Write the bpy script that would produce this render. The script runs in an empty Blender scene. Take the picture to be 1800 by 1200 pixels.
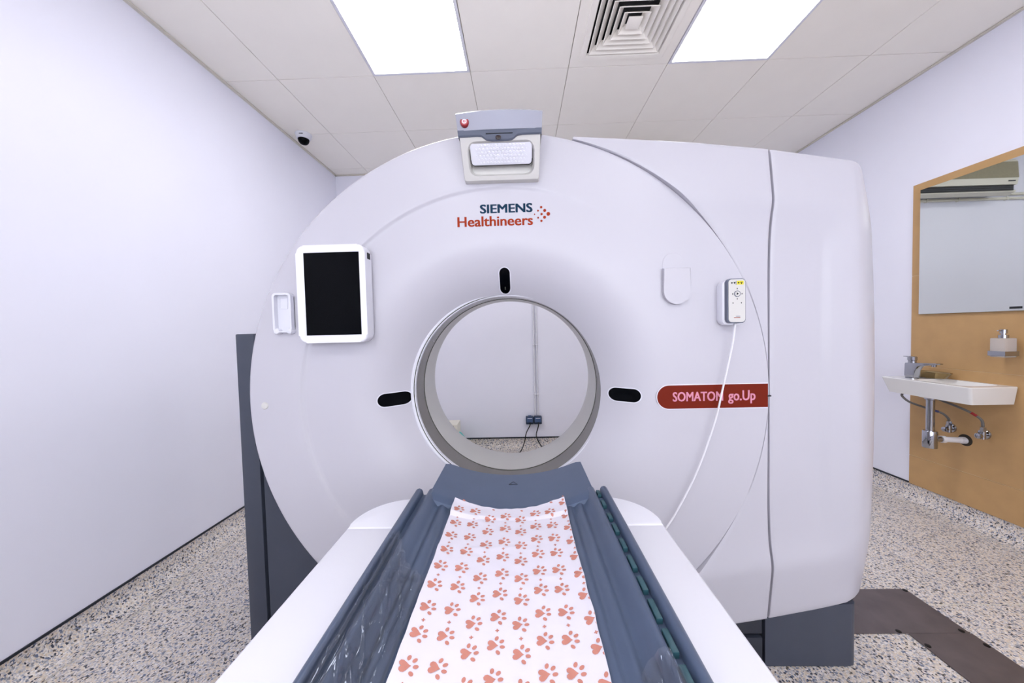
import bpy, bmesh, math, random
from mathutils import Vector, Matrix, noise
random.seed(7)
S = bpy.context.scene
COL = S.collection
pi = math.pi

# ------------------------------------------------------------------ camera, world, exposure
CAM_Z = 1.21
yaw, pitch, roll = 0.0230, -0.0348, -0.0244
fw = Vector((-math.sin(yaw)*math.cos(pitch), math.cos(yaw)*math.cos(pitch), math.sin(pitch)))
rt = Vector((math.cos(yaw), math.sin(yaw), 0)); up = rt.cross(fw)
r2 = rt*math.cos(roll) + up*math.sin(roll); u2 = -rt*math.sin(roll) + up*math.cos(roll)
cd = bpy.data.cameras.new('camera'); cam = bpy.data.objects.new('camera', cd); COL.objects.link(cam)
cd.sensor_width = 36; cd.sensor_fit = 'HORIZONTAL'; cd.lens = 36*616.65/1800; cd.clip_start = 0.02; cd.clip_end = 50
cam.matrix_world = Matrix(((r2.x, u2.x, -fw.x, 0), (r2.y, u2.y, -fw.y, 0), (r2.z, u2.z, -fw.z, CAM_Z), (0, 0, 0, 1)))
S.camera = cam
w = bpy.data.worlds.new('world'); S.world = w; w.use_nodes = True
w.node_tree.nodes['Background'].inputs[0].default_value = (0.88, 0.91, 1, 1)
w.node_tree.nodes['Background'].inputs[1].default_value = 4.2
S.view_settings.view_transform = 'Standard'; S.view_settings.look = 'None'
S.view_settings.gamma = 1; S.view_settings.use_curve_mapping = False
S.view_settings.exposure = 0.32
PANEL_POWER = 13.0

# ------------------------------------------------------------------ materials
def lin(c):
    return tuple(((v/255)/12.92 if v/255 <= .04045 else ((v/255+.055)/1.055)**2.4) for v in c) + (1,)
MATS = {}
def mat(name, rgb, rough=.5, metal=0, spec=.5, vary=0, scale=8, bump=0, bscale=200, coat=0, alpha=1, trans=0, ior=1.45):
    m = bpy.data.materials.new(name); m.use_nodes = True; nt = m.node_tree; b = nt.nodes['Principled BSDF']
    b.inputs['Base Color'].default_value = lin(rgb); b.inputs['Roughness'].default_value = rough
    b.inputs['Metallic'].default_value = metal; b.inputs['Specular IOR Level'].default_value = spec
    b.inputs['Coat Weight'].default_value = coat; b.inputs['Alpha'].default_value = alpha
    b.inputs['Transmission Weight'].default_value = trans; b.inputs['IOR'].default_value = ior
    tc = nt.nodes.new('ShaderNodeTexCoord')
    if vary:
        n = nt.nodes.new('ShaderNodeTexNoise'); n.inputs['Scale'].default_value = scale; n.inputs['Detail'].default_value = 4
        r = nt.nodes.new('ShaderNodeValToRGB'); c = lin(rgb)
        r.color_ramp.elements[0].position = .3; r.color_ramp.elements[1].position = .7
        r.color_ramp.elements[0].color = tuple(v*(1-vary) for v in c[:3])+(1,)
        r.color_ramp.elements[1].color = tuple(min(1, v*(1+vary)) for v in c[:3])+(1,)
        nt.links.new(tc.outputs['Object'], n.inputs['Vector']); nt.links.new(n.outputs['Fac'], r.inputs['Fac'])
        nt.links.new(r.outputs['Color'], b.inputs['Base Color'])
    if bump:
        n2 = nt.nodes.new('ShaderNodeTexNoise'); n2.inputs['Scale'].default_value = bscale; n2.inputs['Detail'].default_value = 3
        bp = nt.nodes.new('ShaderNodeBump'); bp.inputs['Strength'].default_value = bump; bp.inputs['Distance'].default_value = .002
        nt.links.new(tc.outputs['Object'], n2.inputs['Vector']); nt.links.new(n2.outputs['Fac'], bp.inputs['Height'])
        nt.links.new(bp.outputs['Normal'], b.inputs['Normal'])
    MATS[name] = m
    return m
mat('wall', (238, 238, 250), .45, vary=.012, scale=2, bump=.02, bscale=60)
mat('ceil_tile', (250, 245, 236), .6, vary=.01, scale=5)
mat('ceil_grid', (188, 172, 150), .7)
mat('trim', (214, 208, 196), .5)
mat('darkstrip', (28, 34, 46), .4)
mat('beige', (190, 152, 104), .42, vary=.04, scale=14, bump=.03, bscale=350)
mat('beige_joint', (214, 188, 150), .6)
mat('white_plastic', (195, 193, 201), .32, vary=.006, scale=4, bump=.015, bscale=900)
mat('couch_white', (236, 236, 244), .3, vary=.005, scale=5)
mat('off_white', (224, 224, 232), .35, vary=.006, scale=9)
mat('cream_plastic', (208, 206, 202), .35)
mat('slate', (66, 71, 84), .4, vary=.03, scale=20)
mat('slate_dark', (42, 46, 56), .45)
mat('seam_black', (20, 22, 26), .6)
mat('mylar', (112, 108, 102), .22, spec=.6, vary=.06, scale=6)
mat('silver', (178, 180, 192), .32, metal=.35)
mat('slate_strip', (96, 102, 118), .4)
mat('red', (150, 28, 38), .35)
mat('black_gloss', (2, 3, 6), .18, spec=.08)
mat('black', (8, 8, 10), .5)
mat('rim_line', (60, 62, 48), .4)
mat('navy', (0, 46, 72), .5, spec=.2)
mat('orange', (152, 46, 4), .5, spec=.2)
mat('rust', (112, 28, 5), .5, spec=.2)
mat('pink_text', (216, 142, 164), .45)
mat('table_blue', (82, 96, 121), .38, vary=.03, scale=25, spec=.45)
mat('clip_teal', (44, 82, 92), .4)
mat('sheet', (229, 225, 236), .75, vary=.01, scale=30, bump=.08, bscale=160)
mat('paw', (202, 134, 119), .8)
mat('chrome', (172, 174, 180), .07, metal=1)
mat('steel_brown', (112, 103, 103), .42, metal=.55, vary=.16, scale=9)
mat('brass', (158, 136, 96), .14, metal=1)
mat('ceramic', (232, 231, 230), .18, coat=.3)
mat('pipe_white', (222, 220, 224), .35)
mat('hose', (110, 108, 106), .35, metal=.6, bump=.4, bscale=700)
mat('hose_red', (150, 22, 28), .4)
mat('hose_blue', (30, 36, 90), .4)
mat('mirror', (222, 226, 222), .015, metal=1)
mat('mirror_edge', (190, 205, 198), .2)
mat('frosted', (232, 226, 222), .45, trans=.55, ior=1.3)
mat('socket_blue', (70, 92, 130), .4)
mat('socket_dark', (38, 54, 78), .4)
mat('teal_bag', (40, 205, 195), .4)
mat('box_cream', (230, 226, 212), .5)
mat('ac_white', (222, 218, 204), .45)
mat('ac_panel', (150, 142, 118), .5, vary=.05, scale=60)
mat('yellow', (226, 214, 40), .5)
mat('lens', (40, 22, 22), .15)
mat('cable_white', (232, 232, 236), .4)
mat('hole_dark', (50, 44, 36), .8)
mat('screw', (24, 22, 22), .4, metal=.5)
mat('ring_red', (196, 120, 128), .4)

def mat_emit(name, rgb, strength):
    m = bpy.data.materials.new(name); m.use_nodes = True; nt = m.node_tree
    b = nt.nodes['Principled BSDF']; b.inputs['Base Color'].default_value = (.9, .9, .9, 1)
    b.inputs['Emission Color'].default_value = rgb + (1,); b.inputs['Emission Strength'].default_value = strength
    MATS[name] = m
mat_emit('lamp', (0.97, 0.97, 1.0), PANEL_POWER)

def mat_floor():
    m = bpy.data.materials.new('terrazzo_vinyl'); m.use_nodes = True; nt = m.node_tree; b = nt.nodes['Principled BSDF']
    b.inputs['Roughness'].default_value = .42
    tc = nt.nodes.new('ShaderNodeTexCoord')
    def layer(scale, stops, rnd=1):
        v = nt.nodes.new('ShaderNodeTexVoronoi'); v.inputs['Scale'].default_value = scale; v.inputs['Randomness'].default_value = rnd
        nt.links.new(tc.outputs['Object'], v.inputs['Vector'])
        sp = nt.nodes.new('ShaderNodeSeparateColor'); nt.links.new(v.outputs['Color'], sp.inputs[0])
        r = nt.nodes.new('ShaderNodeValToRGB'); r.color_ramp.interpolation = 'CONSTANT'
        e = r.color_ramp.elements
        e[0].position = 0; e[0].color = stops[0][1]; e[1].position = stops[1][0]; e[1].color = stops[1][1]
        for p, c in stops[2:]:
            k = e.new(p); k.color = c
        nt.links.new(sp.outputs[0], r.inputs['Fac'])
        return r, sp
    base, _ = layer(215, [(0, lin((222, 211, 198))), (.30, lin((198, 194, 196))), (.5, lin((212, 196, 176))), (.68, lin((232, 226, 222))), (.88, lin((172, 174, 184)))])
    dark, sd = layer(165, [(0, lin((48, 52, 66))), (.05, lin((104, 114, 138))), (.12, lin((146, 146, 152))), (.195, lin((84, 78, 72)))])
    mask = nt.nodes.new('ShaderNodeMath'); mask.operation = 'LESS_THAN'; mask.inputs[1].default_value = .225
    nt.links.new(sd.outputs[0], mask.inputs[0])
    mx = nt.nodes.new('ShaderNodeMix'); mx.data_type = 'RGBA'
    nt.links.new(mask.outputs[0], mx.inputs[0]); nt.links.new(base.outputs[0], mx.inputs[6]); nt.links.new(dark.outputs[0], mx.inputs[7])
    nt.links.new(mx.outputs[2], b.inputs['Base Color'])
    MATS['floor'] = m
mat_floor()

def mat_film():
    m = bpy.data.materials.new('clear_film'); m.use_nodes = True; nt = m.node_tree
    b = nt.nodes['Principled BSDF']; out = nt.nodes['Material Output']
    b.inputs['Base Color'].default_value = (.86, .89, 1, 1); b.inputs['Roughness'].default_value = .12
    b.inputs['Specular IOR Level'].default_value = 1.0
    tr = nt.nodes.new('ShaderNodeBsdfTransparent'); tr.inputs[0].default_value = (.96, .98, 1, 1)
    gl = nt.nodes.new('ShaderNodeBsdfGlossy'); gl.inputs['Color'].default_value = (.78, .86, 1, 1); gl.inputs['Roughness'].default_value = .06
    fr = nt.nodes.new('ShaderNodeFresnel'); fr.inputs['IOR'].default_value = 1.55
    m1 = nt.nodes.new('ShaderNodeMixShader'); nt.links.new(fr.outputs[0], m1.inputs[0])
    nt.links.new(tr.outputs[0], m1.inputs[1]); nt.links.new(gl.outputs[0], m1.inputs[2])
    m2 = nt.nodes.new('ShaderNodeMixShader'); m2.inputs[0].default_value = .035
    nt.links.new(m1.outputs[0], m2.inputs[1]); nt.links.new(b.outputs[0], m2.inputs[2])
    nt.links.new(m2.outputs[0], out.inputs['Surface'])
    MATS['film'] = m
mat_film()

def mat_glass():
    m = bpy.data.materials.new('fill_window_glass'); m.use_nodes = True; nt = m.node_tree; out = nt.nodes['Material Output']
    tr = nt.nodes.new('ShaderNodeBsdfTransparent'); gl = nt.nodes.new('ShaderNodeBsdfGlossy'); gl.inputs['Roughness'].default_value = .02
    mx = nt.nodes.new('ShaderNodeMixShader'); mx.inputs[0].default_value = .06
    nt.links.new(tr.outputs[0], mx.inputs[1]); nt.links.new(gl.outputs[0], mx.inputs[2]); nt.links.new(mx.outputs[0], out.inputs['Surface'])
    MATS['fill_window_glass'] = m
mat_glass()

# ------------------------------------------------------------------ object helpers
ORG = {}
def tag(o, label=None, cat=None, group=None, kind=None):
    if label: o['label'] = label
    if cat: o['category'] = cat
    if group: o['group'] = group
    if kind: o['kind'] = kind
    return o
def empty(name, loc, label, cat, group=None):
    o = bpy.data.objects.new(name, None); o.empty_display_size = .05; COL.objects.link(o); o.location = loc
    ORG[o.name] = Vector(loc)
    return tag(o, label, cat, group)

class MB:
    def __init__(s): s.v = []; s.f = []; s.m = []
    def add(s, vs, fs, mi=0):
        o = len(s.v); s.v += [Vector(p) for p in vs]; s.f += [tuple(i+o for i in f) for f in fs]; s.m += [mi]*len(fs); return s
    def bm(s, b, mi=0):
        b.verts.ensure_lookup_table(); b.verts.index_update()
        s.add([x.co.copy() for x in b.verts], [[q.index for q in f.verts] for f in b.faces], mi); b.free(); return s
    def box(s, x0, x1, y0, y1, z0, z1, bev=0, seg=2, mi=0):
        b = bmesh.new(); bmesh.ops.create_cube(b, size=1)
        for q in b.verts: q.co = Vector(((x0+x1)/2+q.co.x*(x1-x0), (y0+y1)/2+q.co.y*(y1-y0), (z0+z1)/2+q.co.z*(z1-z0)))
        if bev: bmesh.ops.bevel(b, geom=b.edges[:], offset=bev, segments=seg, affect='EDGES', profile=.5)
        return s.bm(b, mi)
    def prism(s, out, y0, y1, axis='y', bev=0, seg=2, mi=0):
        """2D outline extruded along an axis: axis y: (x,z); axis x: (y,z); axis z: (x,y)"""
        b = bmesh.new()
        P = {'y': lambda a, c, d: Vector((a, d, c)), 'x': lambda a, c, d: Vector((d, a, c)), 'z': lambda a, c, d: Vector((a, c, d))}[axis]
        lo = [b.verts.new(P(a, c, y0)) for a, c in out]; hi = [b.verts.new(P(a, c, y1)) for a, c in out]
        n = len(out)
        f0 = b.faces.new(lo); f1 = b.faces.new(hi)
        for i in range(n): b.faces.new((lo[i], lo[(i+1) % n], hi[(i+1) % n], hi[i]))
        if bev:
            es = list(f0.edges)+list(f1.edges)
            bmesh.ops.bevel(b, geom=es, offset=bev, segments=seg, affect='EDGES', profile=.5)
        bmesh.ops.recalc_face_normals(b, faces=b.faces[:])
        return s.bm(b, mi)
    def cyl(s, p0, p1, r0, r1=None, n=24, mi=0, cap=True):
        r1 = r0 if r1 is None else r1
        p0 = Vector(p0); p1 = Vector(p1); d = (p1-p0).normalized()
        a = d.orthogonal().normalized(); c = d.cross(a)
        vs = []
        for p, r in ((p0, r0), (p1, r1)):
            vs += [p + (a*math.cos(2*pi*i/n)+c*math.sin(2*pi*i/n))*r for i in range(n)]
        fs = [(i, (i+1) % n, n+(i+1) % n, n+i) for i in range(n)]
        if cap: fs += [tuple(range(n))[::-1], tuple(range(n, 2*n))]
        return s.add(vs, fs, mi)
    def tube(s, path, r, n=10, mi=0):
        P = [Vector(p) for p in path]; vs = []; fs = []
        prev = None
        for i, p in enumerate(P):
            d = (P[min(i+1, len(P)-1)]-P[max(i-1, 0)]).normalized()
            a = d.orthogonal().normalized() if prev is None else (prev - d*prev.dot(d)).normalized()
            prev = a; c = d.cross(a)
            rr = r(i/(len(P)-1)) if callable(r) else r
            vs += [p+(a*math.cos(2*pi*k/n)+c*math.sin(2*pi*k/n))*rr for k in range(n)]
        for i in range(len(P)-1):
            for k in range(n): fs.append((i*n+k, i*n+(k+1) % n, (i+1)*n+(k+1) % n, (i+1)*n+k))
        fs += [tuple(range(n))[::-1], tuple((len(P)-1)*n+k for k in range(n))]
        return s.add(vs, fs, mi)
    def lathe(s, prof, c, axis='z', n=32, sx=1, sy=1, mi=0):
        """prof: (radius, height) list round an axis through c"""
        c = Vector(c); vs = []; fs = []
        for r, h in prof:
            for k in range(n):
                a = 2*pi*k/n; q = (r*math.cos(a)*sx, r*math.sin(a)*sy)
                vs.append(c + (Vector((q[0], q[1], h)) if axis == 'z' else Vector((h, q[0], q[1])) if axis == 'x' else Vector((q[0], h, q[1]))))
        for i in range(len(prof)-1):
            for k in range(n): fs.append((i*n+k, i*n+(k+1) % n, (i+1)*n+(k+1) % n, (i+1)*n+k))
        if prof[0][0] > 1e-4: fs.append(tuple(range(n))[::-1])
        if prof[-1][0] > 1e-4: fs.append(tuple((len(prof)-1)*n+k for k in range(n)))
        return s.add(vs, fs, mi)
    def grid(s, fn, nu, nv, mi=0, flip=False):
        vs = [fn(i/nu, j/nv) for i in range(nu+1) for j in range(nv+1)]
        fs = []
        for i in range(nu):
            for j in range(nv):
                q = (i*(nv+1)+j, (i+1)*(nv+1)+j, (i+1)*(nv+1)+j+1, i*(nv+1)+j+1)
                fs.append(q[::-1] if flip else q)
        return s.add(vs, fs, mi)
    def build(s, name, mats, parent=None, smooth=True, angle=35, weld=False, recalc=True):
        org = ORG[parent.name] if parent else Vector((0, 0, 0))
        if parent is None and s.v:
            lo = [min(p[i] for p in s.v) for i in range(3)]; hi = [max(p[i] for p in s.v) for i in range(3)]
            org = Vector(((lo[0]+hi[0])/2, (lo[1]+hi[1])/2, lo[2]))
        me = bpy.data.meshes.new(name)
        me.from_pydata([p-org for p in s.v], [], s.f)
        mats = [mats] if isinstance(mats, str) else mats
        for q in mats: me.materials.append(MATS[q])
        for i, p in enumerate(me.polygons): p.material_index = s.m[i]; p.use_smooth = smooth
        if recalc or weld:
            b = bmesh.new(); b.from_mesh(me)
            if weld: bmesh.ops.remove_doubles(b, verts=b.verts, dist=1e-5)
            if recalc: bmesh.ops.recalc_face_normals(b, faces=b.faces[:])
            b.to_mesh(me); b.free()
        if smooth: me.set_sharp_from_angle(angle=math.radians(angle))
        o = bpy.data.objects.new(name, me); COL.objects.link(o)
        if parent: o.parent = parent
        else: o.location = org
        ORG[o.name] = org
        return o

def rrect(x0, x1, z0, z1, r, n=6):
    P = []
    for cx, cz, a0 in ((x1-r, z1-r, 0), (x0+r, z1-r, 90), (x0+r, z0+r, 180), (x1-r, z0+r, 270)):
        for k in range(n+1):
            a = math.radians(a0+90*k/n); P.append((cx+r*math.cos(a), cz+r*math.sin(a)))
    return P
def capsule(x0, x1, z0, z1, n=10):
    r = min(x1-x0, z1-z0)/2 - 1e-5
    P = rrect(x0, x1, z0, z1, r, n); out = []
    for a, b in zip(P, P[1:]+P[:1]):
        d = math.hypot(b[0]-a[0], b[1]-a[1])
        if d < 1e-4: continue
        k = max(1, int(d/.004)); out += [(a[0]+(b[0]-a[0])*i/k, a[1]+(b[1]-a[1])*i/k) for i in range(k)]
    return out
def sstep(a, b, x):
    t = max(0, min(1, (x-a)/(b-a))); return t*t*(3-2*t)
def interp(tab, x):
    if x <= tab[0][0]: return tab[0][1]
    for (a, p), (b, q) in zip(tab, tab[1:]):
        if x <= b: return p+(q-p)*(x-a)/(b-a)
    return tab[-1][1]
def spline(P, n=8):
    P = [Vector(p) for p in P]; Q = [P[0]*2-P[1]]+P+[P[-1]*2-P[-2]]; out = []
    for i in range(1, len(Q)-2):
        for k in range(n):
            t = k/n; a, b, c, d = Q[i-1], Q[i], Q[i+1], Q[i+2]
            out.append(.5*((2*b)+(c-a)*t+(2*a-5*b+4*c-d)*t*t+(3*b-a-3*c+d)*t**3))
    out.append(P[-1]); return out

def text_part(name, body, x0, x1, z0, z1, y, m, parent, bold=.0, depth=.0012, shear=0):
    """flat raised lettering on a plane facing the camera side (-Y): x0..x1 wide, z0 baseline, z1 top of tallest glyph"""
    cu = bpy.data.curves.new(name, 'FONT'); cu.body = body; cu.size = 1; cu.offset = 0; cu.extrude = 0; cu.shear = shear
    cu.resolution_u = 3
    tmp = bpy.data.objects.new(name+'_tmp', cu); COL.objects.link(tmp)
    me = bpy.data.meshes.new_from_object(tmp.evaluated_get(bpy.context.evaluated_depsgraph_get()))
    bpy.data.objects.remove(tmp); bpy.data.curves.remove(cu)
    xs = [v.co.x for v in me.vertices]; ys = [v.co.y for v in me.vertices]
    lx, hx = min(xs), max(xs); hy = max(ys)
    b = bmesh.new(); b.from_mesh(me)
    ext = bmesh.ops.extrude_face_region(b, geom=b.faces[:])
    for q in ext['geom']:
        if isinstance(q, bmesh.types.BMVert): q.co.z = 1
    mb = MB()
    lx -= bold; hx += bold; sh = [-bold, -bold/2, 0, bold/2, bold]
    base = [q.co.copy() for q in b.verts]; b.verts.index_update(); fcs = [[q.index for q in f.verts] for f in b.faces]; b.free()
    for i_, (dx, dy) in enumerate([(a, b_) for a in sh for b_ in (-bold*.35, bold*.35)]):
        mb.add([(x0+(c.x+dx-lx)/(hx-lx)*(x1-x0), y-c.z*(depth+i_*1e-5), z0+(c.y+dy)/hy*(z1-z0)) for c in base], fcs)
    bpy.data.meshes.remove(me)
    return mb.build(name, m, parent, smooth=False)

# ------------------------------------------------------------------ room shell
XL, XR, YB, YF, ZC = -1.812, 2.628, 3.538, -1.995, 2.7945
COVE = .101
def struct(o): return tag(o, kind='structure')
fl = struct(MB().box(XL, XR, YF, YB, -.08, 0).build('floor', 'floor', smooth=False))
wl = struct(MB().box(XL-.1, XL, YF-.1, YB+.1, -.08, 3).build('wall_left', 'wall', smooth=False))
wr = struct(MB().box(XR, XR+.1, YF-.1, YB+.1, -.08, 3).build('wall_right', 'wall', smooth=False))
wb = struct(MB().box(XL, XR, YB, YB+.1, -.08, 3).build('wall_back', 'wall', smooth=False))
WX0, WX1, WZ0, WZ1 = -1.35, 2.15, .85, 2.35  # opening and window added in the unseen wall so world light fills the room
wf = struct(MB().box(XL, WX0, YF-.1, YF, -.08, 3).box(WX1, XR, YF-.1, YF, -.08, 3).box(WX0, WX1, YF-.1, YF, -.08, WZ0).box(WX0, WX1, YF-.1, YF, WZ1, 3).build('wall_front', 'wall', smooth=False))
wn = MB()
for q in ((WX0, WX1, WZ0, WZ0+.05), (WX0, WX1, WZ1-.05, WZ1), (WX0, WX0+.05, WZ0+.05, WZ1-.05), (WX1-.05, WX1, WZ0+.05, WZ1-.05)): wn.box(q[0], q[1], YF-.08, YF+.01, q[2], q[3])
wn = struct(wn.build('fill_window_1', 'trim', smooth=False)); wn['label'] = 'wide window added to let in fill light, in the unseen wall at the foot of the table'
MB().box(WX0+.04, WX1-.04, YF-.045, YF-.039, WZ0+.04, WZ1-.04).build('pane', 'fill_window_glass', wn, smooth=False)
for o, t in ((wl, 'smooth white wall panels behind the dark left column of the scanner'), (wr, 'white wall carrying beige tiles, mirror and washbasin'),
             (wb, 'white wall seen through the scanner bore'), (wf, 'plain white wall'), (fl, 'speckled grey beige vinyl floor')):
    o['label'] = t
# coved skirting of the same vinyl: quarter-round rising to a dark strip
def cove(name, fn):
    prof = [(.0015, COVE), (.0015, .072)] + [(.0015+.07*(1-math.cos(a)), .072-.0705*math.sin(a)) for a in [pi/2*k/8 for k in range(1, 9)]] + [(.092, .0012)]
    mb = MB(); vs = []
    for t in (0, 1):
        vs += [fn(d, z, t) for d, z in prof]
    n = len(prof)
    mb.add(vs, [(i, i+1, n+i+1, n+i) for i in range(n-1)])
    o = struct(mb.build(name, 'floor')); o['label'] = 'speckled vinyl skirting curving up from the floor'
    return o
cove('baseboard_left', lambda d, z, t: (XL+d, YF+t*(YB-YF), z))
cove('baseboard_right', lambda d, z, t: (XR-d, YF+t*(YB-YF), z))
cove('baseboard_back', lambda d, z, t: (XL+t*(XR-XL), YB-d, z))
# dark strips over the skirting
struct(MB().box(XL, XL+.005, YF, YB, COVE, COVE+.010).build('trim_1', 'darkstrip', smooth=False))['label'] = 'thin dark strip over the skirting under plain wall'
struct(MB().box(XR-.005, XR, 2.412, YB, COVE, COVE+.010).build('trim_2', 'darkstrip', smooth=False))['label'] = 'short dark strip over the skirting beside the beige tiles'
struct(MB().box(XL, XR, YB-.005, YB, COVE, COVE+.012).build('trim_3', 'darkstrip', smooth=False))['label'] = 'thin dark strip seen through the bore'
# ceiling-edge trims
struct(MB().box(XL, XL+.018, YF, YB, ZC-.010, ZC-.002).build('trim_4', 'trim', smooth=False))
struct(MB().box(XR-.018, XR, YF, YB, ZC-.010, ZC-.002).build('trim_5', 'trim', smooth=False))
struct(MB().box(XL, XR, YB-.018, YB, ZC-.010, ZC-.002).build('trim_6', 'trim', smooth=False))
# floor weld seams
for k, a in enumerate([(-1.716, -1.713, YF, YB-.1), (2.533, 2.536, YF, YB-.1)]):
    MB().box(a[0], a[1], a[2], a[3], -.001, .0013).build('weld_seam', 'trim', fl, smooth=False)
for a in ((-1.714, 1.14), (1.70, 2.534)):
    MB().box(a[0], a[1], 1.484, 1.487, -.001, .0012).build('weld_seam', 'trim', fl, smooth=False)

# ceiling
ceil = struct(MB().box(XL, XR, YF, YB, ZC+.012, ZC+.15).build('ceiling', 'ceil_grid', smooth=False))
ceil['label'] = 'suspended ceiling of square off-white tiles'
GX = [XL+.004] + [-1.4663+.6*k for k in range(7)] + [XR-.004]
GY = [YF+.004] + [2.2052+.6*k for k in range(-6, 3)] + [YB-.004]
LIGHTS = {(2, 1.605), (5, 1.605), (2, -1.395), (5, -1.395)}  # the last two panels are added behind the camera, unseen, as fill light
tile_mesh = {}
lamp_cells = []
for i in range(len(GX)-1):
    for j in range(len(GY)-1):
        x0, x1, y0, y1 = GX[i], GX[i+1], GY[j], GY[j+1]
        key = (i, round(y0, 3))
        if any(i == a and abs(y0-b) < .01 for a, b in LIGHTS): lamp_cells.append((x0, x1, y0, y1)); continue
        if i == 4 and abs(y0-1.6052) < .01: diff_cell = (x0, x1, y0, y1); continue
        g = .0016
        sz = (round(x1-x0, 3), round(y1-y0, 3))
        if sz not in tile_mesh:
            t = MB().box(x0+g, x1-g, y0+g, y1-g, ZC, ZC+.012, bev=.001, seg=1).build('ceiling_tile', 'ceil_tile', ceil, smooth=False)
            # recentre so copies can share the mesh
            c = Vector(((x0+x1)/2, (y0+y1)/2, ZC)); off = c-ORG[ceil.name]
            for v in t.data.vertices: v.co -= off
            t.location = off; tile_mesh[sz] = t.data
        else:
            t = bpy.data.objects.new('ceiling_tile', tile_mesh[sz]); COL.objects.link(t); t.parent = ceil
            t.location = Vector(((x0+x1)/2, (y0+y1)/2, ZC))-ORG[ceil.name]
# lamps
LL = {(2, 1): 'square white ceiling light panel between plain ceiling tiles above the display screen', (5, 1): 'square white ceiling light panel beside the square air vent',
      (2, 0): 'square white panel added as fill light in the unseen ceiling over the foot of the table, opposite the basin', (5, 0): 'square white panel added as fill light in the unseen ceiling over the foot of the table, basin side'}
for (x0, x1, y0, y1) in lamp_cells:
    ky = (2 if x0 < 0 else 5, 1 if y0 > 1 else 0)
    t = empty('ceiling_light', ((x0+x1)/2, (y0+y1)/2, ZC), LL[ky], 'ceiling light', 'ceiling light panels')
    m = MB(); b = .018
    for q in ((x0+.002, x1-.002, y0+.002, y0+b), (x0+.002, x1-.002, y1-b, y1-.002), (x0+.002, x0+b, y0+b, y1-b), (x1-b, x1-.002, y0+b, y1-b)):
        m.box(q[0], q[1], q[2], q[3], ZC-.004, ZC+.011)
    m.build('frame', 'off_white', t, smooth=False)
    MB().box(x0+b, x1-b, y0+b, y1-b, ZC-.001, ZC+.008).build('diffuser', 'lamp', t, smooth=False)
# air diffuser
x0, x1, y0, y1 = diff_cell; cx, cy = (x0+x1)/2, (y0+y1)/2
t = empty('air_diffuser', (cx, cy, ZC), 'square white ceiling air vent with nested slanted louvres', 'air vent')
def sqring(mb, h0, z0, h1, z1, h2=None, z2=None):
    L = [(h0, z0), (h1, z1)] + ([(h2, z2)] if h2 is not None else [])
    vs = []
    for h, z in L: vs += [(cx-h, cy-h, z), (cx+h, cy-h, z), (cx+h, cy+h, z), (cx-h, cy+h, z)]
    fs = []
    for i in range(len(L)-1):
        for k in range(4): fs.append((i*4+k, i*4+(k+1) % 4, (i+1)*4+(k+1) % 4, (i+1)*4+k))
    return mb.add(vs, fs)
m = MB(); sqring(m, .298, ZC+.011, .298, ZC); sqring(m, .298, ZC, .245, ZC); sqring(m, .245, ZC, .240, ZC-.006); sqring(m, .240, ZC-.006, .212, ZC-.006); sqring(m, .212, ZC-.006, .205, ZC+.011)
m.build('frame', 'ceil_tile', t, smooth=False)
for k in range(5):
    h = .200-.033*k
    m = MB(); sqring(m, h, ZC-.004, h-.030, ZC+.026); sqring(m, h-.030, ZC+.026, h-.032, ZC+.026); sqring(m, h-.032, ZC+.026, h-.003, ZC-.006); sqring(m, h-.003, ZC-.006, h, ZC-.004)
    m.build('louver', 'ceil_tile', t, smooth=False)
MB().box(cx-.036, cx+.036, cy-.036, cy+.036, ZC-.004, ZC+.004, bev=.002).build('centre_plate', 'ceil_tile', t)
m = MB(); sqring(m, .215, ZC+.010, .215, ZC+.09); m.add([(cx-.215, cy-.215, ZC+.088), (cx+.215, cy-.215, ZC+.088), (cx+.215, cy+.215, ZC+.088), (cx-.215, cy+.215, ZC+.088)], [(0, 1, 2, 3)])
m.build('plenum', 'black', t, smooth=False)
# cut the ceiling slab above the vent
bm_ = bmesh.new(); bm_.from_mesh(ceil.data); bm_.free()
hole = (cx-.22, cx+.22, cy-.22, cy+.22); o_ = ORG[ceil.name]
m = MB()
for q in ((XL, hole[0], YF, YB), (hole[1], XR, YF, YB), (hole[0], hole[1], YF, hole[2]), (hole[0], hole[1], hole[3], YB)):
    m.box(q[0], q[1], q[2], q[3], ZC+.012, ZC+.15)
m.box(hole[0], hole[1], hole[2], hole[3], ZC+.1, ZC+.15)
nm = bpy.data.meshes.new('ceiling'); nm.from_pydata([p-o_ for p in m.v], [], m.f); nm.materials.append(MATS['ceil_grid']); ceil.data = nm

# beige tiles on the right wall
rows = [COVE+.002, .297, .903, 1.498, 2.089]; ycuts = [2.408, 1.208, .6]
for a, b in zip(rows, rows[1:]):
    for y1_, y0_ in zip(ycuts, ycuts[1:]):
        MB().box(XR-.010, XR-.0005, y0_+.0012, y1_-.0012 if y1_ < 2.4 else y1_, a+.0012, b-.0012 if b < 2 else b, bev=.0008, seg=1).build('wall_tile', 'beige', wr, smooth=False)
MB().box(XR-.0082, XR-.0004, .6, 2.405, COVE+.002, 2.087).build('tile_grout', 'beige_joint', wr, smooth=False)

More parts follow.
